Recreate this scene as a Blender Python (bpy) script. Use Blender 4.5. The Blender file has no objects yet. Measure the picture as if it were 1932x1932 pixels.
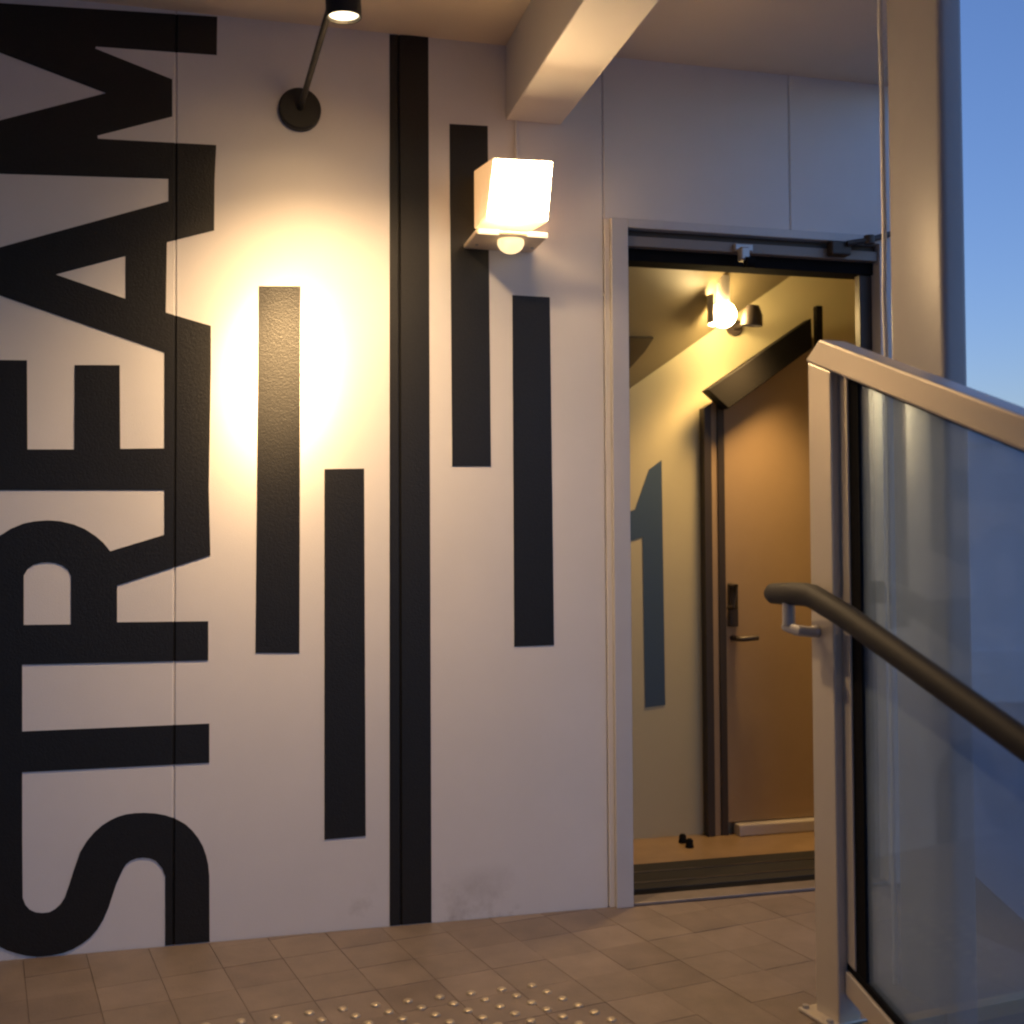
import bpy, bmesh, math, random
from mathutils import Vector, Matrix, noise
from mathutils.geometry import tessellate_polygon

random.seed(7)
scene = bpy.context.scene
COL = scene.collection

# ------------------------------------------------------------------ camera
F, HC, DW = 2140.0, 1.098, 3.30            # focal length (in 1932 px), eye height, distance to the wall
PITCH, ROLL, YAW = math.radians(1.69), math.radians(-0.316), math.radians(14.14)
CAM = Vector((0, -DW, HC))


def ray(x, y):
    ax, up0 = (x - 966) / F, -(y - 966) / F
    cr, sr = math.cos(ROLL), math.sin(ROLL)
    xr = ax * cr - up0 * sr
    up = ax * sr + up0 * cr
    cp, sp = math.cos(PITCH), math.sin(PITCH)
    yf = cp - up * sp
    z = sp + up * cp
    cy, sy = math.cos(YAW), math.sin(YAW)
    return Vector((xr * cy + yf * sy, -xr * sy + yf * cy, z))


def hit(x, y, p, n):
    d = ray(x, y)
    return CAM + d * ((Vector(p) - CAM).dot(Vector(n)) / d.dot(Vector(n)))


def onY(x, y, Y=0.0):
    return hit(x, y, (0, Y, 0), (0, 1, 0))


def onZ(x, y, Z=0.0):
    return hit(x, y, (0, 0, Z), (0, 0, 1))


cam_d = bpy.data.cameras.new("camera")
cam = bpy.data.objects.new("camera", cam_d)
COL.objects.link(cam)
fwd = ray(966, 966).normalized()
right = (ray(1966, 966) - ray(966, 966)).normalized()
upv = right.cross(fwd)
cam.matrix_world = Matrix.Translation(CAM) @ Matrix((right, upv, -fwd)).transposed().to_4x4()
cam_d.sensor_width = 36.0
cam_d.lens = F / 1932 * 36.0
cam_d.clip_start = 0.05
cam_d.clip_end = 2000
cam_d.dof.use_dof = True
cam_d.dof.focus_distance = 3.25
cam_d.dof.aperture_fstop = 2.4
scene.camera = cam

# ------------------------------------------------------------------ world, sun, exposure
SUN_EL, SUN_ROT = math.radians(4.0), math.radians(320)
world = bpy.data.worlds.new("World")
scene.world = world
world.use_nodes = True
wn, wl = world.node_tree.nodes, world.node_tree.links
wn.clear()
sky = wn.new("ShaderNodeTexSky")
sky.sky_type = 'NISHITA'
sky.sun_disc = False
sky.sun_elevation = SUN_EL
sky.sun_rotation = SUN_ROT
sky.ozone_density = 3.2
sky.dust_density = 0.5
sky.air_density = 1.0
bg = wn.new("ShaderNodeBackground")
bg.inputs["Strength"].default_value = 0.14
wo = wn.new("ShaderNodeOutputWorld")
tint = wn.new("ShaderNodeMix")             # dusk white balance, the same over the whole sky
tint.data_type = 'RGBA'
tint.blend_type = 'MULTIPLY'
tint.inputs["Factor"].default_value = 1
tint.inputs["B"].default_value = (1.10, .89, 1.10, 1)
wl.new(sky.outputs[0], tint.inputs["A"])
wl.new(tint.outputs["Result"], bg.inputs[0])
wl.new(bg.outputs[0], wo.inputs[0])

sun_d = bpy.data.lights.new("sun", 'SUN')
sun_d.energy = 0.02
sun_d.angle = math.radians(12)
sun_d.color = (1, .92, .8)
sun = bpy.data.objects.new("sun", sun_d)
COL.objects.link(sun)
sdir = Vector((math.sin(SUN_ROT) * math.cos(SUN_EL), math.cos(SUN_ROT) * math.cos(SUN_EL), math.sin(SUN_EL)))
sun.rotation_euler = (-sdir).to_track_quat('-Z', 'Y').to_euler()

scene.cycles.filter_width = 2.3               # soft lens
vs = scene.view_settings
vs.view_transform = 'Standard'
vs.look = 'None'
vs.exposure = 1.5
vs.gamma = 1.0
vs.use_curve_mapping = False


# ------------------------------------------------------------------ materials
def mat(name, color, rough=0.6, metal=0.0, bump=0.0, bscale=120.0, var=0.0, vscale=6.0, spec=0.5, bdist=0.002,
        rvar=0.0, coat=0.0):
    m = bpy.data.materials.new(name)
    m.use_nodes = True
    nt = m.node_tree
    n, l = nt.nodes, nt.links
    b = n["Principled BSDF"]
    b.inputs["Base Color"].default_value = (*color, 1)
    b.inputs["Roughness"].default_value = rough
    b.inputs["Metallic"].default_value = metal
    b.inputs["Specular IOR Level"].default_value = spec
    b.inputs["Coat Weight"].default_value = coat
    tc = n.new("ShaderNodeTexCoord")
    if var:
        t = n.new("ShaderNodeTexNoise")
        t.inputs["Scale"].default_value = vscale
        t.inputs["Detail"].default_value = 8
        t.inputs["Roughness"].default_value = 0.65
        l.new(tc.outputs["Object"], t.inputs["Vector"])
        r = n.new("ShaderNodeValToRGB")
        r.color_ramp.elements[0].position = 0.3
        r.color_ramp.elements[1].position = 0.72
        r.color_ramp.elements[0].color = (*[c * (1 - var) for c in color], 1)
        r.color_ramp.elements[1].color = (*[min(1, c * (1 + var)) for c in color], 1)
        l.new(t.outputs["Fac"], r.inputs["Fac"])
        l.new(r.outputs["Color"], b.inputs["Base Color"])
        if rvar:
            mr = n.new("ShaderNodeMapRange")
            mr.inputs["To Min"].default_value = rough - rvar
            mr.inputs["To Max"].default_value = rough + rvar
            l.new(t.outputs["Fac"], mr.inputs["Value"])
            l.new(mr.outputs[0], b.inputs["Roughness"])
    if bump:
        t2 = n.new("ShaderNodeTexNoise")
        t2.inputs["Scale"].default_value = bscale
        t2.inputs["Detail"].default_value = 4
        l.new(tc.outputs["Object"], t2.inputs["Vector"])
        bp = n.new("ShaderNodeBump")
        bp.inputs["Strength"].default_value = bump
        bp.inputs["Distance"].default_value = bdist
        l.new(t2.outputs["Fac"], bp.inputs["Height"])
        l.new(bp.outputs[0], b.inputs["Normal"])
    return m


def emit(name, color, strength):
    m = bpy.data.materials.new(name)
    m.use_nodes = True
    b = m.node_tree.nodes["Principled BSDF"]
    b.inputs["Base Color"].default_value = (.8, .8, .8, 1)
    b.inputs["Emission Color"].default_value = (*color, 1)
    b.inputs["Emission Strength"].default_value = strength
    return m


M = {}
M['wall'] = mat('white_wall_paint', (.75, .725, .71), .55, bump=.25, bscale=260, var=.03, vscale=3, bdist=.0015)
nt_ = M['wall'].node_tree
q_b = nt_.nodes["Principled BSDF"]
q_src = q_b.inputs["Base Color"].links[0].from_socket
q_g = nt_.nodes.new("ShaderNodeNewGeometry")
q_s = nt_.nodes.new("ShaderNodeSeparateXYZ")
q_z = nt_.nodes.new("ShaderNodeMapRange")          # grime splashed up from the floor
q_z.inputs["From Min"].default_value = .16
q_z.inputs["From Max"].default_value = 0.0
q_n = nt_.nodes.new("ShaderNodeTexNoise")
q_n.inputs["Scale"].default_value = 2.2
q_n.inputs["Detail"].default_value = 7
q_n.inputs["Roughness"].default_value = .7
q_r = nt_.nodes.new("ShaderNodeMapRange")
q_r.inputs["From Min"].default_value = .55
q_r.inputs["From Max"].default_value = .80
q_m = nt_.nodes.new("ShaderNodeMath")
q_m.operation = 'MULTIPLY'
q_k = nt_.nodes.new("ShaderNodeMix")
q_k.data_type = 'RGBA'
q_k.inputs["B"].default_value = (.20, .15, .11, 1)
q_l = nt_.links
q_l.new(q_g.outputs["Position"], q_s.inputs[0])
q_l.new(q_s.outputs["Z"], q_z.inputs["Value"])
q_l.new(q_g.outputs["Position"], q_n.inputs["Vector"])
q_l.new(q_n.outputs["Fac"], q_r.inputs["Value"])
q_l.new(q_z.outputs[0], q_m.inputs[0])
q_l.new(q_r.outputs[0], q_m.inputs[1])
q_l.new(q_m.outputs[0], q_k.inputs["Factor"])
q_l.new(q_src, q_k.inputs["A"])
q_l.new(q_k.outputs["Result"], q_b.inputs["Base Color"])
M['black'] = mat('black_wall_paint', (.0075, .0073, .0072), .46, bump=.5, bscale=200, bdist=.002, spec=.5, var=.35, vscale=170)
M['groove'] = mat('joint_sealant', (.30, .27, .24), .8)
M['soffit'] = mat('soffit_paint', (.74, .63, .49), .7, bump=.15, bscale=180, var=.03, vscale=2)
M['beam'] = mat('beam_paint', (.70, .67, .62), .6, bump=.1, bscale=150, var=.03, vscale=3)
M['column'] = mat('column_paint', (.33, .315, .32), .42, bump=.12, bscale=40, var=.05, vscale=5, bdist=.003)
M['tile'] = mat('brown_stone_tile', (.185, .146, .12), .5, bump=.35, bscale=160, var=.2, vscale=9, rvar=.1)
M['tile2'] = mat('brown_stone_tile_dark', (.168, .131, .108), .5, bump=.35, bscale=160, var=.2, vscale=9, rvar=.1)
M['tile3'] = mat('brown_stone_tile_light', (.203, .160, .132), .48, bump=.35, bscale=160, var=.2, vscale=9, rvar=.1)
M['grout'] = mat('tile_grout', (.14, .105, .09), .9, bump=.3, bscale=200)
M['steel'] = mat('tactile_stud_metal', (.50, .42, .30), .42, .6)
M['brass'] = mat('brass_nosing', (.55, .40, .20), .38, 1.0, bump=.1, bscale=60)
M['concrete'] = mat('step_concrete', (.28, .25, .23), .75, bump=.4, bscale=60, var=.15, vscale=8)
M['asphalt'] = mat('street_concrete', (.32, .32, .32), .8, bump=.5, bscale=40, var=.12, vscale=.8)
M['lampblack'] = mat('black_lamp_metal', (.008, .0075, .007), .55, .0, bump=.05, bscale=200)
M['alu'] = mat('door_frame_aluminium', (.58, .56, .55), .5, .1, bump=.05, bscale=120, var=.04, vscale=4)
M['headmetal'] = mat('brown_grey_head_metal', (.26, .22, .19), .5, .2)
M['sill'] = mat('worn_sill_metal', (.20, .17, .15), .5, .3, bump=.1, bscale=80, var=.2, vscale=12)
M['aludark'] = mat('dark_bronze_frame', (.055, .042, .034), .45, .3)
M['blackrub'] = mat('black_gasket', (.012, .012, .013), .9, spec=.03)
M['rail'] = mat('balustrade_metal', (.57, .515, .44), .32, .36, bump=.06, bscale=90, var=.03, vscale=5)
M['handrail'] = mat('dark_brown_handrail', (.012, .011, .011), .65, bump=.1, bscale=150)
M['bracket'] = mat('bracket_metal', (.45, .44, .44), .35, .5)
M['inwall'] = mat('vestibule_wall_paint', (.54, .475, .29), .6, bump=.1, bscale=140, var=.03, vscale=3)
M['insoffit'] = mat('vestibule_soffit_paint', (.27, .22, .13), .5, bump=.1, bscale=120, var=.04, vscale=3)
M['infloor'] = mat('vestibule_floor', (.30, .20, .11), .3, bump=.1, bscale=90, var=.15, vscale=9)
M['tan'] = mat('tan_door_laminate', (.38, .265, .155), .5, bump=.12, bscale=110, var=.05, vscale=4)
M['digit'] = mat('slate_blue_paint', (.045, .078, .125), .5)
M['mat'] = mat('black_door_mat', (.007, .006, .006), .75, bump=.6, bscale=300)
M['matband'] = mat('mat_metal_strip', (.06, .048, .035), .4, .6)
M['stringer'] = mat('black_stair_stringer', (.006, .005, .0045), .6, bump=.1, bscale=120, spec=.15)
M['pale'] = mat('pale_plinth', (.55, .5, .47), .5)
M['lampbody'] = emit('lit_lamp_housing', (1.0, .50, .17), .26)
M['lampplate'] = mat('lamp_bracket_plastic', (.72, .60, .45), .4)
M['white'] = mat('white_plastic', (.75, .72, .68), .4)
M['face'] = emit('lit_diffuser', (1.0, .66, .33), 42)
M['dome'] = emit('dome_lip_glow', (1.0, .70, .34), .5)  # glow put into sensor dome and bracket lips, for light off the diffuser
M['lens'] = emit('lit_lens', (1.0, .80, .50), 1.2)
M['globe'] = emit('lit_globe', (1.0, .70, .30), 31)

glass = bpy.data.materials.new('balustrade_glass')
glass.use_nodes = True
gn, gl = glass.node_tree.nodes, glass.node_tree.links
gn.clear()
g_o = gn.new("ShaderNodeOutputMaterial")
g_t = gn.new("ShaderNodeBsdfTransparent")
g_t.inputs[0].default_value = (.76, .85, .93, 1)
g_g = gn.new("ShaderNodeBsdfGlossy")
g_g.inputs["Roughness"].default_value = .03
g_g.inputs["Color"].default_value = (.9, .95, 1, 1)
g_d = gn.new("ShaderNodeBsdfDiffuse")
g_d.inputs["Color"].default_value = (.38, .51, .68, 1)
g_f = gn.new("ShaderNodeFresnel")
g_f.inputs["IOR"].default_value = 1.33
g_m = gn.new("ShaderNodeMixShader")
g_m2 = gn.new("ShaderNodeMixShader")
g_n = gn.new("ShaderNodeTexNoise")
g_n.inputs["Scale"].default_value = 9
g_n.inputs["Detail"].default_value = 6
g_r = gn.new("ShaderNodeMapRange")
g_r.inputs["From Min"].default_value = .35
g_r.inputs["From Max"].default_value = .75
g_r.inputs["To Min"].default_value = .29
g_r.inputs["To Max"].default_value = .35
gl.new(g_n.outputs["Fac"], g_r.inputs["Value"])
gl.new(g_r.outputs[0], g_m2.inputs[0])
gl.new(g_t.outputs[0], g_m2.inputs[1])
gl.new(g_d.outputs[0], g_m2.inputs[2])
g_h = gn.new("ShaderNodeMath")
g_h.operation = 'MULTIPLY'
g_h.inputs[1].default_value = .4
gl.new(g_f.outputs[0], g_h.inputs[0])
gl.new(g_h.outputs[0], g_m.inputs[0])
gl.new(g_m2.outputs[0], g_m.inputs[1])
gl.new(g_g.outputs[0], g_m.inputs[2])
gl.new(g_m.outputs[0], g_o.inputs[0])
M['glass'] = glass


# ------------------------------------------------------------------ helpers
def empty(name, loc=(0, 0, 0), label=None, cat=None, kind=None, group=None):
    o = bpy.data.objects.new(name, None)
    COL.objects.link(o)
    o.location = loc
    tag(o, label, cat, kind, group)
    return o


def tag(o, label=None, cat=None, kind=None, group=None):
    if label:
        o['label'] = label
    if cat:
        o['category'] = cat
    if kind:
        o['kind'] = kind
    if group:
        o['group'] = group
    return o


def obj(name, bm, m, parent=None, smooth=None, label=None):
    me = bpy.data.meshes.new(name)
    bmesh.ops.recalc_face_normals(bm, faces=bm.faces[:])
    bm.to_mesh(me)
    bm.free()
    me.materials.append(m)
    if smooth is not None:
        me.polygons.foreach_set('use_smooth', [True] * len(me.polygons))
        me.set_sharp_from_angle(angle=math.radians(smooth))
    o = bpy.data.objects.new(name, me)
    COL.objects.link(o)
    if parent is not None:
        o.parent = parent
        loc = Vector((0, 0, 0))
        p = parent
        while p is not None:
            loc += p.location
            p = p.parent
        o.matrix_parent_inverse = Matrix.Translation(-loc)
    if label:
        o['label'] = label
    return o


def hexa(bm, pts, bevel=0.0, seg=2):
    """8 points: bottom 4 (ccw) then top 4"""
    v = [bm.verts.new(p) for p in pts]
    fs = [bm.faces.new([v[i] for i in q]) for q in
          ((3, 2, 1, 0), (4, 5, 6, 7), (0, 1, 5, 4), (1, 2, 6, 5), (2, 3, 7, 6), (3, 0, 4, 7))]
    if bevel:
        es = list({e for f in fs for e in f.edges})
        bmesh.ops.bevel(bm, geom=es, offset=bevel, segments=seg, affect='EDGES', profile=.5)
    return bm


def box(x0, x1, y0, y1, z0, z1, bevel=0.0, bm=None, seg=2):
    bm = bm or bmesh.new()
    return hexa(bm, [(x0, y0, z0), (x1, y0, z0), (x1, y1, z0), (x0, y1, z0),
                     (x0, y0, z1), (x1, y0, z1), (x1, y1, z1), (x0, y1, z1)], bevel, seg)


def obox(o, a, b, c, la, lb, lc, bevel=0.0, bm=None, seg=2):
    """box in an oblique frame: origin o, axes a,b,c with (min,max) ranges"""
    bm = bm or bmesh.new()
    o, a, b, c = map(Vector, (o, a, b, c))
    P = lambda i, j, k: o + a * la[i] + b * lb[j] + c * lc[k]
    return hexa(bm, [P(0, 0, 0), P(1, 0, 0), P(1, 1, 0), P(0, 1, 0),
                     P(0, 0, 1), P(1, 0, 1), P(1, 1, 1), P(0, 1, 1)], bevel, seg)


def tube(path, r, n=20, bm=None, caps=True, scale=(1, 1)):
    bm = bm or bmesh.new()
    path = [Vector(p) for p in path]
    rs = r if isinstance(r, (list, tuple)) else [r] * len(path)
    rings = []
    up = None
    for i, p in enumerate(path):
        t = (path[min(i + 1, len(path) - 1)] - path[max(i - 1, 0)]).normalized()
        if up is None:
            up = Vector((0, 0, 1)) if abs(t.z) < .9 else Vector((0, 1, 0))
        a = (up - t * up.dot(t)).normalized()
        b = t.cross(a)
        rings.append([bm.verts.new(p + (a * math.cos(2 * math.pi * k / n) * scale[0]
                                        + b * math.sin(2 * math.pi * k / n) * scale[1]) * rs[i]) for k in range(n)])
    for q in range(len(rings) - 1):
        for k in range(n):
            bm.faces.new((rings[q][k], rings[q][(k + 1) % n], rings[q + 1][(k + 1) % n], rings[q + 1][k]))
    if caps:
        bm.faces.new(rings[0][::-1])
        bm.faces.new(rings[-1])
    return bm


def lathe(o, a, prof, n=36):
    """open surface of revolution about axis a from point o: (distance, radius) pairs"""
    b = bmesh.new()
    o, a = Vector(o), Vector(a).normalized()
    u = a.orthogonal().normalized()
    w = a.cross(u)
    rings = [[b.verts.new(o + a * h + (u * math.cos(2 * math.pi * k / n) + w * math.sin(2 * math.pi * k / n)) * r) for k in range(n)] for h, r in prof]
    for q in range(len(rings) - 1):
        for k in range(n):
            b.faces.new((rings[q][k], rings[q][(k + 1) % n], rings[q + 1][(k + 1) % n], rings[q + 1][k]))
    return b


def ball(c, r, sz=(1, 1, 1), bm=None, u=24, v=14):
    bm = bm or bmesh.new()
    res = bmesh.ops.create_uvsphere(bm, u_segments=u, v_segments=v, radius=r)
    for q in res['verts']:
        q.co = Vector((q.co.x * sz[0], q.co.y * sz[1], q.co.z * sz[2])) + Vector(c)
    return bm


# ------------------------------------------------------------------ the landing, steps and street
PSI = math.radians(8)
S = Vector((math.sin(PSI), -math.cos(PSI), 0))      # down the stairs
U = Vector((math.cos(PSI), math.sin(PSI), 0))       # along the step edges
NIN = -U                                            # inner side of the balustrade
PB = Vector((1.345, -.915, 0))                      # reference point on the inner face of the post
EDGE = .075                                         # landing edge, measured along S from PB

ground = tag(obj('street', box(-60, 400, -60, 400, -1.0, -.60), M['asphalt']), kind='structure')

land = empty('landing', (0, 0, 0), kind='structure')
bm = bmesh.new()
poly = [PB + S * EDGE + U * -4.2, PB + S * EDGE + U * .75, Vector((2.45, .12, 0)), Vector((-3.2, .12, 0))]
vb = [bm.verts.new((p.x, p.y, -.62)) for p in poly]
vt = [bm.verts.new((p.x, p.y, -.006)) for p in poly]
bm.faces.new(vb[::-1])
bm.faces.new(vt)
for i in range(4):
    bm.faces.new((vb[i], vb[(i + 1) % 4], vt[(i + 1) % 4], vt[i]))
obj('slab', bm, M['grout'], land)

# tiles: 155 mm grid turned with the stairs
TS, J = .157, .0013
TA = math.radians(11)
tu, ts_ = Vector((math.cos(TA), math.sin(TA), 0)), Vector((math.sin(TA), -math.cos(TA), 0))
ORG = Vector((-.10, -.55, 0))
rest = bmesh.new()
ntile = 0


def landing_clip(q):
    """clip a polygon to the landing (edge line and the wall line)"""
    def clip(pts, p0, nrm):
        out = []
        for i in range(len(pts)):
            a, b = pts[i], pts[(i + 1) % len(pts)]
            da, db = (a - p0).dot(nrm), (b - p0).dot(nrm)
            if da <= 0:
                out.append(a)
            if da * db < 0:
                out.append(a + (b - a) * (da / (da - db)))
        return out
    q = clip(q, PB + S * (EDGE - .035), S)
    if len(q) > 2:
        q = clip(q, Vector((0, -.004, 0)), Vector((0, 1, 0)))
    if len(q) > 2:
        q = clip(q, PB + U * .75, U)
    return q


def prism(bm, q, z0, z1):
    b_ = [bm.verts.new((p.x, p.y, z0)) for p in q]
    t_ = [bm.verts.new((p.x, p.y, z1)) for p in q]
    bm.faces.new(t_)
    k = len(q)
    for i in range(k):
        bm.faces.new((b_[i], b_[(i + 1) % k], t_[(i + 1) % k], t_[i]))


for i in range(-22, 20):
    for j in range(-8, 8):
        q = [ORG + tu * (TS * (i + a) + (J / 2 if a == 0 else -J / 2)) + ts_ * (TS * (j + b) + (J / 2 if b == 0 else -J / 2))
             for a, b in ((0, 0), (1, 0), (1, 1), (0, 1))]
        c = sum(q, Vector()) / 4
        q = landing_clip(q)
        if len(q) < 3:
            continue
        dz = random.uniform(-.0005, .0005)
        if -.75 < c.x < 2.3 and c.y > -1.15:
            tb = bmesh.new()
            prism(tb, q, -.0058, dz)
            obj('tile', tb, random.choice((M['tile'], M['tile2'], M['tile3'], M['tile'])), land)
            ntile += 1
        else:
            prism(rest, q, -.0058, dz)
o = obj('far_tile', rest, M['tile'], land)
o['kind'] = 'stuff'
obj('edge_nosing', obox(PB, U, S, (0, 0, 1), (-4.2, .75), (EDGE - .032, EDGE + .004), (-.03, .004), .0015), M['brass'], land)

steps = empty('steps', (0, 0, -.6), kind='structure')
for k in range(1, 4):
    obj('step', obox(PB, U, S, (0, 0, 1), (-4.2, .3), (EDGE, EDGE + .333 * k), (-.60, -.15 * k), .004), M['concrete'], steps) \
        if k == 3 else obj('step', obox(PB, U, S, (0, 0, 1), (-4.2, .3 - .001 * k),
                                        (EDGE + .001 * k, EDGE + .333 * k), (-.60 + .001 * k, -.15 * k), .004),
                           M['concrete'], steps)

# tactile warning studs, stood on the tiles
tac = empty('tactile_studs', (.9, -.55, 0), 'raised warning studs in slanting rows on the brown tiles near the steps', 'tactile paving')
K0 = Vector((onZ(1004, 1861).x, onZ(1004, 1861).y, 0))
av, bv = Vector((-.0785, -.0035, 0)), Vector((.0248, -.0485, 0))
stud_me = None
for i in range(0, 13):
    for j in range(0, 9):
        p = K0 + av * i + bv * j
        if (p - PB).dot(S) > EDGE - .05:
            continue
        if stud_me is None:
            b = bmesh.new()
            rg = [(.0125, 0), (.0115, .003), (.0085, .0048), (.004, .0055)]
            rings = [[b.verts.new((r * math.cos(k * math.pi / 5), r * math.sin(k * math.pi / 5), z)) for k in range(10)] for r, z in rg]
            for q in range(3):
                for k in range(10):
                    b.faces.new((rings[q][k], rings[q][(k + 1) % 10], rings[q + 1][(k + 1) % 10], rings[q + 1][k]))
            b.faces.new(rings[3])
            so = obj('stud', b, M['steel'], tac, smooth=60)
            stud_me = so.data
        else:
            so = bpy.data.objects.new('stud', stud_me)
            COL.objects.link(so)
            so.parent = tac
            so.matrix_parent_inverse = Matrix.Translation(-tac.location)
        so.location = (p.x, p.y, .0006)

# ------------------------------------------------------------------ the building wall: panels, stripes, letters
wall = empty('building_wall', (.8, 0, 0), 'white panelled building wall painted with tall black letters and stripes', 'wall')
SEAMS = [-2.672, -2.039, -1.406, -.773, -.140, .493, 1.128, 1.762, 2.26]
ZC = 2.615
GW, GD = .0045, .005


def panel(x0, x1, z0, z1):
    b = bmesh.new()
    xs = [(x0 + .0004, GD), (x0 + GW, 0), (x1 - GW, 0), (x1 - .0004, GD)]
    f0 = [b.verts.new((x, y, z0)) for x, y in xs]
    f1 = [b.verts.new((x, y, z1)) for x, y in xs]
    k0 = [b.verts.new((x, .10, z0)) for x in (x1 - .0004, x0 + .0004)]
    k1 = [b.verts.new((x, .10, z1)) for x in (x1 - .0004, x0 + .0004)]
    lo, hi = f0 + k0, f1 + k1
    for i in range(6):
        b.faces.new((lo[i], lo[(i + 1) % 6], hi[(i + 1) % 6], hi[i]))
    b.faces.new(lo[::-1])
    b.faces.new(hi)
    return b


HEADZ = 2.108
for i in range(len(SEAMS) - 1):
    a, b_ = SEAMS[i], SEAMS[i + 1]
    obj('panel', panel(a, b_, HEADZ if b_ > 1.2 else -.004, ZC + .15), M['wall'], wall)
obj('panel', panel(2.147, 2.26, -.004, HEADZ - .001), M['wall'], wall)


def painted(name, outer, holes=(), label=None, thick=.0016):
    """flat painted shape on the wall, following the panel joints"""
    pts = [onY(x, y) for x, y in outer]
    loops = [[Vector((p.x, p.z, 0)) for p in pts]]
    for h in holes:
        loops.append([Vector((q.x, q.z, 0)) for q in (onY(x, y) for x, y in h)])
    tris = tessellate_polygon(loops)
    flat = [v for lp in loops for v in lp]
    b = bmesh.new()
    vs_ = [b.verts.new((v.x, -thick, max(v.y, .001))) for v in flat]
    for t in tris:
        try:
            b.faces.new([vs_[i] for i in t])
        except ValueError:
            pass
    for s in SEAMS:
        for dx in (-GW, 0, GW):
            g = b.verts[:] + b.edges[:] + b.faces[:]
            bmesh.ops.bisect_plane(b, geom=g, plane_co=(s + dx, 0, 0), plane_no=(1, 0, 0), dist=1e-6)
    ext = bmesh.ops.extrude_face_region(b, geom=b.faces[:])
    for v in [q for q in ext['geom'] if isinstance(q, bmesh.types.BMVert)]:
        v.co.y = -.0001
    for v in b.verts:
        for s in SEAMS:
            if abs(v.co.x - s) < 1e-5:
                v.co.y += GD - .0006
    return obj(name, b, M['black'], wall, label=label)


painted('letter', [(410, 32), (-33, 4), (-33, 87), (200, 176), (-33, 236), (-33, 327), (405, 340), (408, 274), (185, 262),
                   (184, 256), (325, 220), (325, 150), (180, 92), (181, 88), (409, 104)], label='black letter M lying on its side')
painted('letter', [(405, 337), (318, 334), (318, 380), (-33, 476), (-33, 546), (310, 665), (398, 696), (398, 615), (313, 590),
                   (315, 457), (404, 435)], [[(105, 518), (237, 483), (237, 564)]], label='black letter A lying on its side', thick=.0019)
painted('letter', [(398, 694), (310, 663), (310, 846), (227, 847), (226, 689), (141, 689), (140, 848), (52, 848), (51, 680), (-33, 679),
                   (-33, 925), (394, 925)], label='black letter E lying on its side')
painted('letter', [(393, 1172), (221, 1174), (221, 1105), (397, 1048), (394, 923), (310, 923), (310, 1009), (208, 1040), (195, 1024),
                   (180, 1011), (160, 998), (138, 989), (115, 983.5), (91, 981.6), (66, 983.5), (44, 988), (20, 998), (0, 1011),
                   (-14, 1026), (-26, 1048), (-33, 1080), (-33, 1254), (42, 1254), (393, 1246)],
        [[(45, 1179), (45, 1086), (52, 1074), (63, 1066), (78, 1062), (91, 1061), (105, 1062.5), (118, 1067), (128, 1075), (134, 1087),
          (134, 1178)]], label='black letter R lying on its side', thick=.0019)
painted('letter', [(395, 1365), (42, 1380), (42, 1251), (-33, 1251), (-33, 1580), (42, 1580), (42, 1457), (395, 1439)],
        label='black letter T lying on its side')
painted('letter', [(42, 1577), (43, 1694), (48, 1707), (56, 1716), (67, 1721), (80, 1722.5), (93, 1721), (104, 1715), (114, 1706),
                   (122, 1694), (131, 1668), (139.5, 1641), (151, 1608), (163, 1588), (178, 1570), (193, 1557), (208, 1547.5), (222, 1541),
                   (237, 1536.5), (255, 1534), (273, 1533.5), (293, 1534.5), (312, 1538), (332, 1545), (350, 1555), (363, 1567),
                   (374, 1581), (383, 1597), (389, 1614), (393, 1632), (395, 1653), (395.5, 1779), (311.7, 1786), (311.7, 1653),
                   (306, 1638), (294, 1624), (283, 1619.5), (270, 1618), (257, 1619.5), (246, 1624), (237.5, 1631), (231.5, 1641),
                   (219.6, 1667), (205, 1712), (195, 1735), (184, 1753), (170, 1769), (154, 1781), (137, 1791), (119, 1798), (96, 1803.5),
                   (71, 1805.5), (50, 1803), (30, 1798), (14, 1793), (0, 1786), (-20, 1772), (-33, 1755), (-33, 1577)],
        label='black letter S lying on its side', thick=.0019)
painted('painted_stripe', [(488, 540), (567, 540), (565, 1232), (482, 1232)], label='black stripe in the spotlight glow')
painted('painted_stripe', [(612, 885), (687, 884), (690, 1577), (612, 1584)], label='low black stripe left of the full-height stripe')
painted('painted_stripe', [(735, 65), (808, 69), (814, 1741), (735, 1748)], label='full-height black stripe')
painted('painted_stripe', [(848, 234), (920, 238), (926, 880), (853, 880)], label='high black stripe behind the box lamp')
painted('painted_stripe', [(966.5, 557), (1037, 561), (1045, 1217), (970, 1220)], label='black stripe nearest the doorway')

# ------------------------------------------------------------------ soffit, beam, column
COLC = onZ(1770, 1900)
b = bmesh.new()
poly = [(-3.2, .1), (2.26, .1), (2.26, -.02), (COLC.x + .07, COLC.y), (COLC.x + .02, -3.8), (-3.2, -3.8)]
lo = [b.verts.new((x, y, ZC)) for x, y in poly]
hi = [b.verts.new((x, y, ZC + .14)) for x, y in poly]
b.faces.new(lo[::-1])
b.faces.new(hi)
for i in range(6):
    b.faces.new((lo[i], lo[(i + 1) % 6], hi[(i + 1) % 6], hi[i]))
tag(obj('soffit', b, M['soffit']), 'plain painted canopy soffit above the lettered wall', 'ceiling')
BZ = 2.385
tag(obj('canopy_beam', box(.818, .992, -3.79, -.001, BZ, ZC - .001, .004), M['beam']),
    'pale beam under the canopy, jutting from the wall above the box lamp', 'beam')

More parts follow.
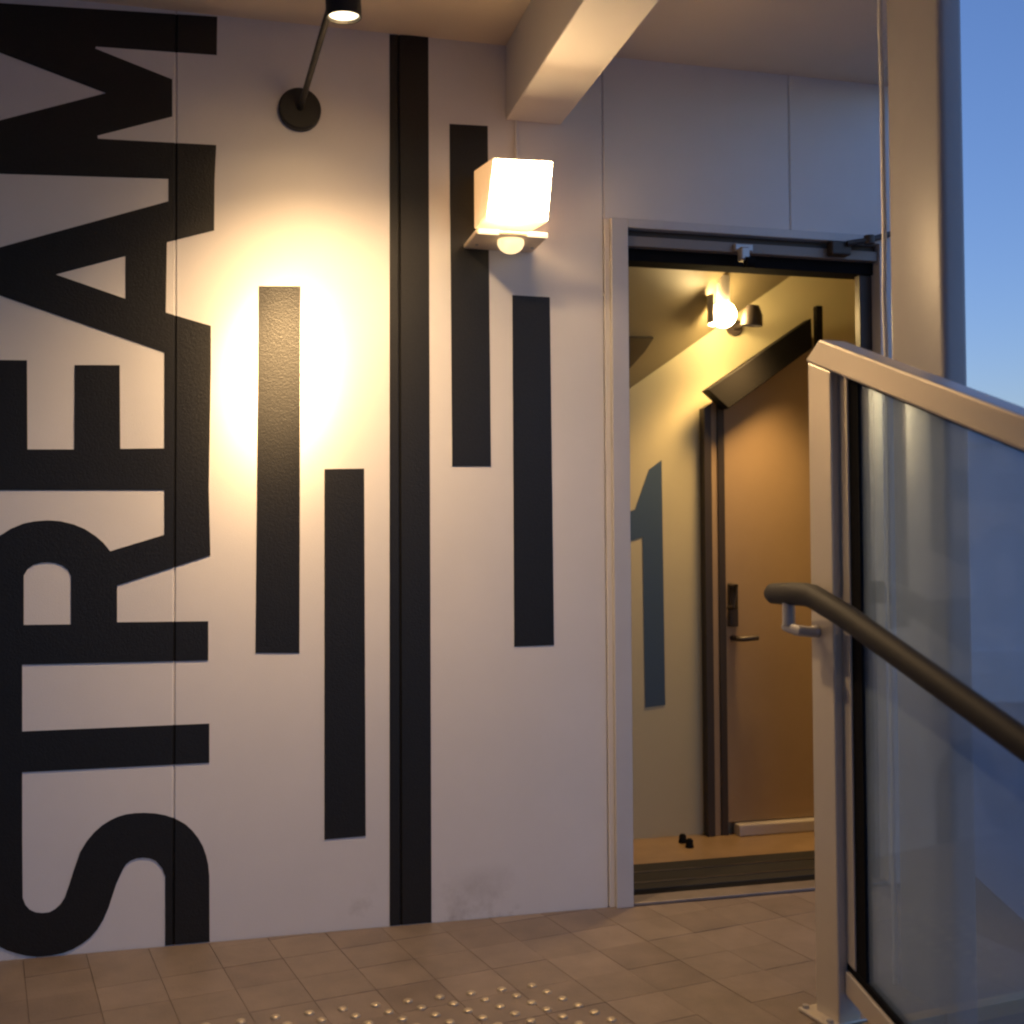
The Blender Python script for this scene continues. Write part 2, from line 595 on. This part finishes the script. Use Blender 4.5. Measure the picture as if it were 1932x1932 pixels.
EC = onZ(1803, 1926)
lf = hit(1689, 1400, EC, (1, 0, 0))
rf = hit(1842, 1400, EC, (0, 1, 0))
cn = empty('column', (EC.x, EC.y, -.6), 'beige flat-sided column holding the canopy corner, right of the doorway', 'column')
obj('shaft', box(EC.x, rf.x, EC.y, lf.y, -.6, ZC - .004, .018, seg=4), M['column'], cn, smooth=30)
b = bmesh.new()
for k in range(9):
    z0 = -.55 + k * .35
    tube([(EC.x - .006, lf.y + .004, z0), (EC.x - .009 + .003 * (k % 2), lf.y + .005, z0 + .17), (EC.x - .006, lf.y + .004, z0 + .349)], .0065, 10, b)
o = obj('edge_cable', b, M['white'], cn, smooth=60)
o['kind'] = 'stuff'

# ------------------------------------------------------------------ spot lamp on its arm
YH = -.60
fc = onY(565, 210)
sp = empty('arm_spotlight', (fc.x, 0, fc.z), 'small black spotlight on a thin arm from a round wall plate', 'lamp')
b = tube([(fc.x, -.0012, fc.z), (fc.x, -.022, fc.z), (fc.x, -.026, fc.z)], [.0605, .0605, .056], 40)
obj('wall_plate', b, M['lampblack'], sp, smooth=40)
hm = onY(649, 33, YH)                     # mouth of the head
tilt = math.radians(4)
ax = Vector((0.05, math.sin(tilt), -math.cos(tilt))).normalized()
top = hm - ax * .135
att = hm - ax * .03 + Vector((-.030, .018, 0))
obj('arm', tube([(fc.x, -.02, fc.z), (fc.x + .003, -.05, fc.z + .003), att], .0085, 14), M['lampblack'], sp, smooth=60)
head = obj('lamp_head', lathe(hm, -ax, [(.016, .0362), (0, .0385), (-.001, .0415), (.002, .0425), (.132, .0425), (.136, .039)]), M['lampblack'], sp, smooth=40)
obj('head_cap', tube([top - ax * .004, top - ax * .008], [.0385, .034], 36), M['lampblack'], sp, smooth=40)
obj('lens', tube([hm - ax * .006, hm - ax * .010], .0355, 32), M['lens'], sp)
spd = bpy.data.lights.new('spot_beam', 'SPOT')
spd.energy = 370
spd.color = (1.0, .63, .28)
spd.spot_size = math.radians(170)
spd.spot_blend = .3
spd.shadow_soft_size = .03
spo = bpy.data.objects.new('spot_beam', spd)
COL.objects.link(spo)
spo.location = hm + ax * .004
spo.rotation_euler = Vector((-.125, math.cos(math.radians(51.5)), -math.sin(math.radians(51.5)))).to_track_quat('-Z', 'Y').to_euler()
spd.use_nodes = True                       # narrow reflector beam with a wide faint spill
sn, sl = spd.node_tree.nodes, spd.node_tree.links
s_em = [q for q in sn if q.type == 'EMISSION'][0]
s_tc = sn.new("ShaderNodeTexCoord")
s_sx = sn.new("ShaderNodeSeparateXYZ")
s_ab = sn.new("ShaderNodeMath")
s_ab.operation = 'ABSOLUTE'
s_ac = sn.new("ShaderNodeMath")
s_ac.operation = 'ARCCOSINE'
s_mr = sn.new("ShaderNodeMapRange")
s_mr.inputs["From Max"].default_value = math.radians(60)
s_cr = sn.new("ShaderNodeValToRGB")
PROF = [(0, 1), (4, .86), (7, .50), (10, .20), (13, .095), (17, .050), (24, .024), (31, .012), (42, .004), (60, .001)]
els = s_cr.color_ramp.elements
while len(els) < len(PROF):
    els.new(.5)
for e_, (a_, v_) in zip(els, PROF):
    e_.position = a_ / 60
for e_, (a_, v_) in zip(els, PROF):
    e_.color = (v_, v_, v_, 1)
sl.new(s_tc.outputs["Normal"], s_sx.inputs[0])
sl.new(s_sx.outputs["Z"], s_ab.inputs[0])
sl.new(s_ab.outputs[0], s_ac.inputs[0])
sl.new(s_ac.outputs[0], s_mr.inputs["Value"])
sl.new(s_mr.outputs[0], s_cr.inputs["Fac"])
sl.new(s_cr.outputs["Color"], s_em.inputs["Strength"])
spw = bpy.data.lights.new('spot_spill', 'SPOT')
spw.energy = 38
spw.color = (1.0, .66, .34)
spw.spot_size = math.radians(128)
spw.spot_blend = 1.0
spw.shadow_soft_size = .035
spwo = bpy.data.objects.new('spot_spill', spw)
COL.objects.link(spwo)
spwo.location = hm + ax * .004
spwo.rotation_euler = (ax + Vector((0, .08, 0))).to_track_quat('-Z', 'Y').to_euler()

# ------------------------------------------------------------------ box lamp
fl = empty('box_lamp', (.82, 0, 2.1), 'bright white box lamp with a sensor dome, on the wall below the beam', 'lamp')
YT, YB = -.235, -.125
ft = [onY(930, 297, YT), onY(1045, 303, YT)]
fb = [onY(917, 410, YB), onY(1035, 418, YB)]
nf = (ft[1] - ft[0]).cross(ft[0] - fb[0]).normalized()
if nf.y > 0:
    nf = -nf
bt, bb = onY(894, 322, -.035), onY(894, 432, -.035)
wd = (ft[1] - ft[0]).length
kt = [bt, bt + Vector((wd * .98, 0, 0))]
kb = [bb, bb + Vector((wd * .98, 0, 0))]
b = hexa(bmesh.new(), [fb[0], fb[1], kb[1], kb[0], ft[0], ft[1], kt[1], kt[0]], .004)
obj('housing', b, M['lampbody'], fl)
ins = .006
e1, e2 = (ft[1] - ft[0]).normalized(), (ft[0] - fb[0]).normalized()
q = [fb[0] + e1 * ins + e2 * ins, fb[1] - e1 * ins + e2 * ins, ft[1] - e1 * ins - e2 * ins, ft[0] + e1 * ins - e2 * ins]
b = hexa(bmesh.new(), [p + nf * .0006 for p in q] + [p + nf * .006 for p in q], .002)
obj('diffuser', b, M['face'], fl)
t0 = onY(960, 452, -.11)
obj('bracket_plate', box(t0.x - .112, t0.x + .1, -.17, -.001, t0.z - .006, t0.z + .008, .004), M['lampplate'], fl)
for dx in (-.075, .07):
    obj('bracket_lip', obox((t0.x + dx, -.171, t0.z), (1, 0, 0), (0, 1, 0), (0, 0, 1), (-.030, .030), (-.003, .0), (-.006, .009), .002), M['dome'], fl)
for dx in (-.085, .085):
    obj('screw', tube([(t0.x + dx, -.06, t0.z - .0065), (t0.x + dx, -.06, t0.z - .009)], .005, 10), M['bracket'], fl)
obj('cable', tube([(t0.x + .03, -.03, t0.z + .105), (t0.x + .045, -.022, t0.z + .16), (t0.x + .05, -.010, t0.z + .25), (t0.x + .05, -.007, BZ - .002)], .005, 10), M['white'], fl, smooth=60)
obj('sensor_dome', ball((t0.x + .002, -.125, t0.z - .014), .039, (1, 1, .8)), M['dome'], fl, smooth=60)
obj('wall_box', box(t0.x - .05, t0.x + .06, -.04, -.001, t0.z + .01, t0.z + .11, .006), M['lampplate'], fl)

# ------------------------------------------------------------------ doorway frame
XL0, XL1 = 1.146, onY(1187, 1200).x
XR0, XR1 = 2.045, 2.145
XS0, XS1 = onY(1624, 700, .03).x, onY(1647, 700, .03).x
fr = empty('doorway_frame', (1.65, 0, 0), 'grey aluminium doorway frame with dark tracks around the open entrance', 'doorway')
obj('jamb', box(XL0, XL1, -.022, .098, 0, HEADZ - .003, .002), M['alu'], fr)
obj('jamb_trim', box(1.1292, XL0 - .0005, -.006, .098, 0, HEADZ - .003, .001), M['wall'], fr)
obj('jamb_seal', box(XL1 + .0005, XL1 + .022, .045, .098, 0, 1.985, .001), M['aludark'], fr)
obj('jamb', box(XS1, XR1, -.02, .097, 0, HEADZ - .003, .002), M['alu'], fr)
obj('jamb_seal', box(XS0, XS1 - .0005, .03, .06, 0, 1.985, .001), M['aludark'], fr)
obj('head_trim', box(XL1 + .0005, XS1 - .0005, -.022, .03, 2.078, HEADZ - .003, .002), M['alu'], fr)
obj('head_groove', box(XL1 + .0005, XS1 - .0005, .012, .06, 2.056, 2.0775, .0), M['aludark'], fr)
obj('head_rail', box(XL1 + .0005, XS1 - .0005, -.008, .06, 2.024, 2.0555, .002), M['headmetal'], fr)
obj('head_seal', box(XL1 + .0005, XS1 - .0005, .02, .098, 1.986, 2.0235, .001), M['blackrub'], fr)
obj('threshold', box(XL1 + .0005, XS1 - .0005, -.018, .06, 0, .010, .003), M['sill'], fr)
obj('threshold_seal', box(XL1 + .0005, XS1 - .0005, .0605, .098, 0, .010, .001), M['blackrub'], fr)

rc = empty('roller_catch', (1.6, 0, 2.0), 'small grey roller catch under the middle of the doorway head', 'door catch')
c = onY(1405, 472, -.02)
obj('catch_plate', box(c.x - .035, c.x + .028, -.024, -.0085, c.z - .004, 2.05, .004), M['bracket'], rc)
obj('catch_arm', box(c.x - .026, c.x + .004, -.05, -.02, c.z - .04, c.z + .004, .005), M['bracket'], rc)
obj('roller', tube([(c.x - .012, -.05, c.z - .046), (c.x + .016, -.05, c.z - .046)], .017, 20), M['blackrub'], rc, smooth=40)

dc = empty('door_closer', (2.0, 0, 2.05), 'dark jointed door closer arm at the top right of the doorway', 'door closer')
p0, p1, p2 = onY(1592, 480, -.03), onY(1640, 453, -.06), onY(1682, 441, -.03)
obj('closer_shoe', box(p0.x - .05, p0.x + .02, -.045, -.0085, p0.z - .005, p0.z + .04, .005), M['aludark'], dc)
obj('closer_arm', tube([p0 + Vector((0, -.02, .03)), p1], .0095, 12), M['aludark'], dc, smooth=60)
obj('closer_arm', tube([p1, p2], .0095, 12), M['aludark'], dc, smooth=60)
obj('closer_joint', tube([p1 + Vector((0, 0, -.012)), p1 + Vector((0, 0, .014))], .017, 18), M['aludark'], dc, smooth=40)

# ------------------------------------------------------------------ vestibule behind the doorway
YV = .72                                   # back wall
vest = empty('vestibule', (1.8, YV, 0), 'cream vestibule walls with a painted digit, seen through the doorway', 'interior')
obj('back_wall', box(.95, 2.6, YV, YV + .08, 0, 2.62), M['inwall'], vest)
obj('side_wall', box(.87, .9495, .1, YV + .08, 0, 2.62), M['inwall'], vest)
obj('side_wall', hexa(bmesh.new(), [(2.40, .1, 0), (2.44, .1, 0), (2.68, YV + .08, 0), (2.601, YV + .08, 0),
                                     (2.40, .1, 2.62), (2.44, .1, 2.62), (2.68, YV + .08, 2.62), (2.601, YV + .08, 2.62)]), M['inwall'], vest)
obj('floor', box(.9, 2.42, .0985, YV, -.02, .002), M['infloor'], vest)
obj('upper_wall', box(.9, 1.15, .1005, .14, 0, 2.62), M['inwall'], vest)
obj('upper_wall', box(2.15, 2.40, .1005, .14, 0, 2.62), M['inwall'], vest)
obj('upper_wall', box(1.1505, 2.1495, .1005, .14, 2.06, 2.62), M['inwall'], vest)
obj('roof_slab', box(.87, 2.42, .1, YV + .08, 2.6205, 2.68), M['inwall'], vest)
A_, B_, C_ = onY(1190, 732, YV), onY(1510, 508, YV), onY(1190, 462, .14)
nS = (B_ - A_).cross(C_ - A_).normalized()
if nS.z < 0:
    nS = -nS


def zS(x, y):
    return A_.z - (nS.x * (x - A_.x) + nS.y * (y - A_.y)) / nS.z


XK = B_.x
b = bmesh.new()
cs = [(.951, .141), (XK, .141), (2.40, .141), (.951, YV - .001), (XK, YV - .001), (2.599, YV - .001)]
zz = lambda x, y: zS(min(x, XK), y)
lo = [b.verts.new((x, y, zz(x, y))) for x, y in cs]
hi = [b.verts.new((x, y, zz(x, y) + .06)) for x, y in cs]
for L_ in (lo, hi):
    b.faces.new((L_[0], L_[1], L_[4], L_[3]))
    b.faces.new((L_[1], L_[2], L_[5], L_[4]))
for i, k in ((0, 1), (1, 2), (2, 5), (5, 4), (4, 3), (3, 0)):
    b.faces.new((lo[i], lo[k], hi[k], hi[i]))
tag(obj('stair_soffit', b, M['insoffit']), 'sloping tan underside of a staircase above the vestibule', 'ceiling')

# digit 1
dg = [(1248, 868), (1249, 1332), (1255, 1331), (1216, 1336), (1211, 1013), (1176, 1026), (1176, 968), (1205, 960), (1222, 905), (1232, 882)]
dg = [(1248, 868), (1255, 1330), (1217, 1335), (1212, 1013), (1176, 1026), (1176, 970), (1198, 961), (1214, 915), (1224, 886)]
b = bmesh.new()
pv = [onY(x, y, YV) for x, y in dg]
fv = [b.verts.new((p.x, YV - .002, p.z)) for p in pv]
ff = b.faces.new(fv)
ex = bmesh.ops.extrude_face_region(b, geom=[ff])
for v in [q for q in ex['geom'] if isinstance(q, bmesh.types.BMVert)]:
    v.co.y = YV - .0003
obj('painted_digit', b, M['digit'], vest, label='dark slate digit 1')

# door mat
mt = empty('door_mat', (1.65, .25, 0), 'black entrance mat with metal strips just inside the doorway', 'mat')
yb = onZ(1200, 1637).y
obj('mat_base', box(1.22, 2.09, .105, yb, .0025, .012, .003), M['mat'], mt)
for y0 in (.16, .27):
    obj('mat_strip', box(1.225, 2.085, y0, y0 + .014, .0115, .0145, .001), M['matband'], mt)

# cupboard door under the stairs
cd = empty('cupboard_door', (2.1, YV, 0), 'tan panel door under the black stair beam, with a lever handle', 'door')
YD = YV - .045
xa, xb, xc, xd = (onY(x, 1200, YD).x for x in (1333, 1346, 1359, 1371))
dA, dB = onY(1340, 762, YD), onY(1535, 636, YD)
zt = lambda x: dA.z + (dB.z - dA.z) / (dB.x - dA.x) * (x - dA.x)


def slopebox(x0, x1, y0, y1, z0, m, name, off=0.0):
    bb_ = hexa(bmesh.new(), [(x0, y0, z0), (x1, y0, z0), (x1, y1, z0), (x0, y1, z0),
                             (x0, y0, zt(x0) + off), (x1, y0, zt(x1) + off), (x1, y1, zt(x1) + off), (x0, y1, zt(x0) + off)])
    return obj(name, bb_, m, cd)


slopebox(xa, xb, YD, YV - .001, .003, M['aludark'], 'frame_post')
slopebox(xb + .0005, xc, YD + .012, YV - .001, .003, M['tan'], 'frame_post')
slopebox(xc + .0005, xd, YD + .002, YV - .001, .003, M['aludark'], 'frame_post')
slopebox(xd + .0005, onY(1548, 1200, YD).x, YD + .008, YV - .001, .05, M['tan'], 'door_leaf')
obj('plinth', box(xd + .03, 2.38, YD - .03, YV - .046 + .03, .003, .045, .004), M['pale'], cd)
pl = onY(1384, 1140, YD - .02)
lk = obj('lock_plate', box(pl.x - .012, pl.x + .024, YD - .012, YD + .0085, pl.z - .085, pl.z + .075, .003), M['aludark'], cd)
pl2 = onY(1390, 1205, YD - .03)
obj('lever', tube([(pl2.x, YD + .008, pl2.z), (pl2.x, YD - .045, pl2.z), (pl2.x + .012, YD - .055, pl2.z), (pl2.x + .075, YD - .055, pl2.z + .004)], .010, 12), M['aludark'], cd, smooth=60)
pl3 = onY(1388, 1120, YD - .03)
obj('pull_handle', tube([(pl3.x - .005, YD + .008, pl3.z + .03), (pl3.x - .005, YD - .04, pl3.z + .03), (pl3.x - .008, YD - .045, pl3.z - .05),
                         (pl3.x - .012, YD + .0, pl3.z - .055)], .011, 12), M['aludark'], cd, smooth=60)

# black sloping stair beam
YS0, YS1 = .60, .66
bp = [onY(1335, 735, YS0), onY(1375, 771, YS0), onY(1535, 655, YS0), onY(1531, 600, YS0)]
e = (bp[3] - bp[0])
bp[3] = bp[0] + e * 2.2
bp[2] = bp[1] + (bp[2] - bp[1]) * 2.6
bp[3] = bp[0] + e * ((onY(1531, 600, YS0).x - bp[0].x) / e.x)
bp[2] = onY(1533, 656, YS0)
b = hexa(bmesh.new(), [bp[0], bp[1], bp[1] + Vector((0, .06, 0)), bp[0] + Vector((0, .06, 0)),
                       bp[3], bp[2], bp[2] + Vector((0, .06, 0)), bp[3] + Vector((0, .06, 0))], .003)
st = empty('stair_beam', (bp[0].x, YS0, bp[0].z), 'black sloping beam across the top of the tan cupboard door', 'beam')
obj('beam', b, M['stringer'], st)
h0, h1 = onY(1543, 578, YS0 + .02), onY(1545, 668, YS0 + .02)
obj('hanger_rod', box(h0.x - .013, h0.x + .013, YS0 + .005, YS0 + .035, h1.z, h0.z, .003), M['stringer'], st)

# globe lamp, wall bracket, vent, door stop
YG = .52
gc = onY(1365, 594, YG)
gr = .047
zc_ = zS(gc.x, YG)
gl_ = empty('globe_lamp', (gc.x, YG, zc_), 'glowing round globe lamp under the sloping vestibule ceiling', 'lamp')
obj('globe', ball(gc, gr), M['globe'], gl_, smooth=60)
b = bmesh.new()
ring = []
for k in range(15):
    a_ = math.radians(158 + (k / 14 - .5) * 104)
    dv = Vector((math.cos(a_), math.sin(a_), 0))
    ring.append([b.verts.new(gc + dv * r_ + Vector((0, 0, z_))) for r_, z_ in ((.056, -.034), (.059, -.034), (.059, .07), (.056, .07))])
for q_, p_ in zip(ring[:-1], ring[1:]):
    for i in range(4):
        b.faces.new((q_[i], q_[(i + 1) % 4], p_[(i + 1) % 4], p_[i]))
b.faces.new(ring[0][::-1])
b.faces.new(ring[-1])
obj('globe_light_stop', b, M['white'], gl_, smooth=40)  # added collar, keeps globe light off the left wall and soffit
obj('globe_base', tube([(gc.x, YG, gc.z + gr * .8), (gc.x, YG, max(zc_ + .012, gc.z + gr + .004))], .024, 20), M['white'], gl_, smooth=40)
pc = onY(1419, 597, .50)
hv = Vector((-.06, .10, -1)).normalized()
hd = empty('lamp_spot_head', tuple(pc), 'small dark hooded spot lamp beside the globe lamp, aimed down the vestibule wall', 'lamp')
obj('hood', lathe(pc + hv * .035, -hv, [(.02, .034), (0, .037), (.001, .041), (.04, .038), (.075, .022), (.078, .004)], 28), M['aludark'], hd, smooth=40)
obj('lens', tube([pc + hv * .022, pc + hv * .018], .0335, 24), M['lens'], hd)
obj('stem', tube([pc - hv * .03, pc + Vector((.03, .06, .0)), (pc.x + .03, YV - .0005, pc.z)], .009, 12), M['aludark'], hd, smooth=60)
obj('base', tube([(pc.x + .03, YV - .0005, pc.z), (pc.x + .03, YV - .012, pc.z)], .032, 24), M['aludark'], hd, smooth=40)
l2 = bpy.data.lights.new('head_beam', 'SPOT')
l2.energy = 24
l2.color = (1.0, .62, .24)
l2.spot_size = math.radians(104)
l2.spot_blend = 1
l2.shadow_soft_size = .09
l2o = bpy.data.objects.new('head_beam', l2)
COL.objects.link(l2o)
l2o.location = pc + hv * .037
l2o.rotation_euler = hv.to_track_quat('-Z', 'Y').to_euler()
tri = [hit(x, y, A_, nS) - nS * .001 for x, y in ((1170, 634), (1229, 634), (1212, 660), (1185, 690), (1170, 700))]
b = bmesh.new()
v0 = [b.verts.new(p) for p in tri]
v1 = [b.verts.new(p - nS * .012) for p in tri]
b.faces.new(v0)
b.faces.new(v1)
for i in range(5):
    b.faces.new((v0[i], v0[(i + 1) % 5], v1[(i + 1) % 5], v1[i]))
tag(obj('ceiling_hatch', b, M['aludark']), 'dark wedge-shaped hatch in the sloping ceiling by the left jamb', 'hatch')
for (x, y), lab in (((1288, 1583), 'small dark door stop on the vestibule floor, nearer the left jamb'), ((1301, 1592), 'small dark door stop on the vestibule floor, nearer the cupboard door')):
    p = onZ(x, y + 8)
    b = tube([(p.x, p.y, .0025), (p.x, p.y, .012), (p.x, p.y, .028), (p.x, p.y, .034)], [.016, .014, .013, .008], 16)
    tag(obj('door_stop', b, M['blackrub'], smooth=40), lab, 'door stop', group='door stops in the vestibule')

# ------------------------------------------------------------------ neighbouring building beyond the street
nb = empty('neighbour_building', (9.4, 7, -.6), 'plain blue-grey building beyond the street, right of the column', 'building')
tl = hit(1890, 795, (9.0, 7.0, 0), (.25, 1, 0))
M['nwall'] = mat('neighbour_wall', (.85, .85, .85), .8, bump=.1, bscale=20, var=.06, vscale=.7)
M['nroof'] = mat('neighbour_roof_edge', (.85, .85, .85), .8)
nd, nn = Vector((1, -.25, 0)).normalized(), Vector((.25, 1, 0)).normalized()
no = Vector((tl.x, tl.y, -.6))
hgt = tl.z + .6
obj('wall', obox(no, nd, nn, (0, 0, 1), (-1.2, 14), (0, 6), (0, hgt - .25)), M['nwall'], nb)
obj('roof', obox(no, nd, nn, (0, 0, 1), (-1.2, 14), (-.03, 6.03), (hgt - .25, hgt)), M['nroof'], nb)
obj('plinth', obox(no, nd, nn, (0, 0, 1), (-1.22, 14.02), (-.04, .0), (0, .55)), M['nroof'], nb)

ob = empty('facing_sky_blocker', (0, -15, -.6), 'unseen building added across the street to shade the lettered wall from low sky', 'building')  # out of view, put in to keep low sky light off the wall
M['skyblock'] = mat('sky_blocker_wall', (.22, .17, .14), .8, bump=.2, bscale=20, var=.1, vscale=1)
obj('wall', box(-22, 1, -21, -15, -.6, 5.2), M['skyblock'], ob)
obj('roof', box(-22.2, 1.2, -21.2, -14.8, 5.2, 5.5), M['nroof'], ob)
sw = empty('end_sky_blocker', (-7, -5, -.6), 'unseen building added at the left end of the street to block low sky light', 'building')  # also unseen, added as a sky light blocker on the left
obj('wall', box(-14, -8, -14, 8, -.6, 7), M['skyblock'], sw)
obj('roof', box(-14.2, -7.8, -14.2, 8.2, 7, 7.3), M['nroof'], sw)

# ------------------------------------------------------------------ glass balustrade down the steps
SL = .411
D = Vector((S.x, S.y, -SL))                 # one metre of run down the slope (not normalised)
Zv = Vector((0, 0, 1))
bal = empty('glass_balustrade', tuple(PB), 'glass balustrade with pale metal rails and a dark handrail down the steps', 'balustrade')


def sco(px, py, off):
    """position along S of the picture column on the plane parallel to the inner face"""
    p = hit(px, py, PB + NIN * off, NIN)
    return (p - PB).dot(S)


s0, s1 = sco(1533, 1400, 0), sco(1576, 1400, 0)
ZT = 1.531                                   # underside of the top rail at the post
obj('post', hexa(bmesh.new(), [tuple(PB + S * s_ + NIN * n_ + Zv * z_) for z0_ in (0, 1) for s_, n_ in ((s0, -.062), (s1, -.062), (s1, 0), (s0, 0))
                               for z_ in ((ZT - .001 - SL * (s_ - s0)) if z0_ else .001,)], .004), M['rail'], bal)
obj('base_plate', obox(PB, S, NIN, Zv, (s0 - .03, s1 + .002), (-.09, .03), (0.0008, .010), .003), M['rail'], bal)
RUN = 2.2
for ds, dn in ((-.018, .016), (s1 - s0 - .012, .016)):
    p_ = PB + S * (s0 + ds) + NIN * dn
    obj('anchor_bolt', tube([(p_.x, p_.y, .010), (p_.x, p_.y, .017)], .008, 6), M['bracket'], bal)
g0 = s1 + .0005
g1, g2 = sco(1616, 1400, -.035), sco(1634, 1400, -.035)
zoff = lambda s: -SL * (s - s0)
obj('stile', hexa(bmesh.new(), [tuple(PB + S * s + NIN * n + Zv * z) for s, n, z in (
    (g0, -.022, .18 + zoff(g0)), (g1, -.022, .18 + zoff(g1)), (g1, -.05, .18 + zoff(g1)), (g0, -.05, .18 + zoff(g0)),
    (g0, -.022, ZT + zoff(g0)), (g1, -.022, ZT + zoff(g1)), (g1, -.05, ZT + zoff(g1)), (g0, -.05, ZT + zoff(g0)))], .002), M['rail'], bal)


def slab_s(sa, sb, na, nb, za, zb, bev=.0, o=PB):
    """sheared box following the slope; z given at s0"""
    pts = []
    for z in (za, zb):
        for s, n in ((sa, na), (sb, na), (sb, nb), (sa, nb)):
            pts.append(tuple(o + S * s + NIN * n + Zv * (z + zoff(s))))
    return hexa(bmesh.new(), pts, bev)


obj('gasket', slab_s(g1 + .0003, g2, -.026, -.046, .18, ZT - .002), M['blackrub'], bal)
obj('glass_pane', slab_s(g2 - .006, RUN, -.033, -.041, .179, ZT + .004), M['glass'], bal)
tr = []
for z_, sa_ in ((ZT, s0 - .004), (ZT + .066, s0 + .052)):
    for s_, n_ in ((sa_, .006), (RUN, .006), (RUN, -.068), (sa_, -.068)):
        tr.append(tuple(PB + S * s_ + NIN * n_ + Zv * (z_ + zoff(s_))))
obj('top_rail', hexa(bmesh.new(), tr, .006), M['rail'], bal)
obj('rail_seal', slab_s(g2 + .001, RUN, -.029, -.045, ZT - .012, ZT - .0005), M['blackrub'], bal)
obj('bottom_rail', slab_s(s1 + .001, RUN, -.016, -.056, .109, .163, .003), M['rail'], bal)
obj('bottom_seal', slab_s(g0, RUN, -.024, -.048, .1635, .1795), M['blackrub'], bal)
obj('post', obox(PB + D * 1.62, S, NIN, Zv, (-.025, .025), (-.062, -.0), (-.9, ZT - .012), .004), M['rail'], bal)
# handrail
HO = .075
hp = lambda s, z: PB + S * s + NIN * HO + Zv * z
hh = hit(1600, 1166, PB + NIN * HO, NIN)
hs, hz = (hh - PB).dot(S), hh.z
be = hit(1540, 1118, PB + NIN * HO, NIN)
bs = (be - PB).dot(S)
zb_ = hz + SL * (hs - bs)
en = hit(1452, 1122, PB + NIN * HO, NIN)
es = (en - PB).dot(S)
path = [hp(es, zb_ - .006), hp(es + .012, zb_ - .002), hp(es + (bs - es) * .5, zb_), hp(bs - .035, zb_), hp(bs - .012, zb_ - .003), hp(bs + .012, zb_ - .011),
        hp(bs + .04, zb_ - SL * .04 - .004), hp(bs + .1, zb_ - SL * .1 - .0), hp(RUN, zb_ - SL * (RUN - bs))]
rr = [.016, .022, .024, .0245, .025, .025, .025, .025, .025]
obj('handrail', tube(path, rr, 24, scale=(1.1, 1)), M['handrail'], bal, smooth=50)
bk = hit(1488, 1150, PB + NIN * HO, NIN)
ks = (bk - PB).dot(S)
b = tube([hp(ks, zb_ - .02), hp(ks, zb_ - .072)], .0145, 18)
br = obj('bracket', b, M['bracket'], bal, smooth=40)
b = tube([hp(ks - .012, zb_ - .076), hp(ks + .03, zb_ - .083), PB + S * (s0 + .02) + NIN * .02 + Zv * (zb_ - .09), PB + S * (s0 + .022) + NIN * .001 + Zv * (zb_ - .09)],
         [.012, .013, .013, .015], 16)
obj('bracket_arm', b, M['bracket'], bal, smooth=50)
for q in (.75, 1.6):
    b = tube([hp(q, zb_ - SL * (q - bs) - .02), hp(q, zb_ - SL * (q - bs) - .075), hp(q, zb_ - SL * (q - bs) - .085) - NIN * .035], .011, 14)
    obj('bracket_arm', b, M['bracket'], bal, smooth=60)
print('tiles', ntile)
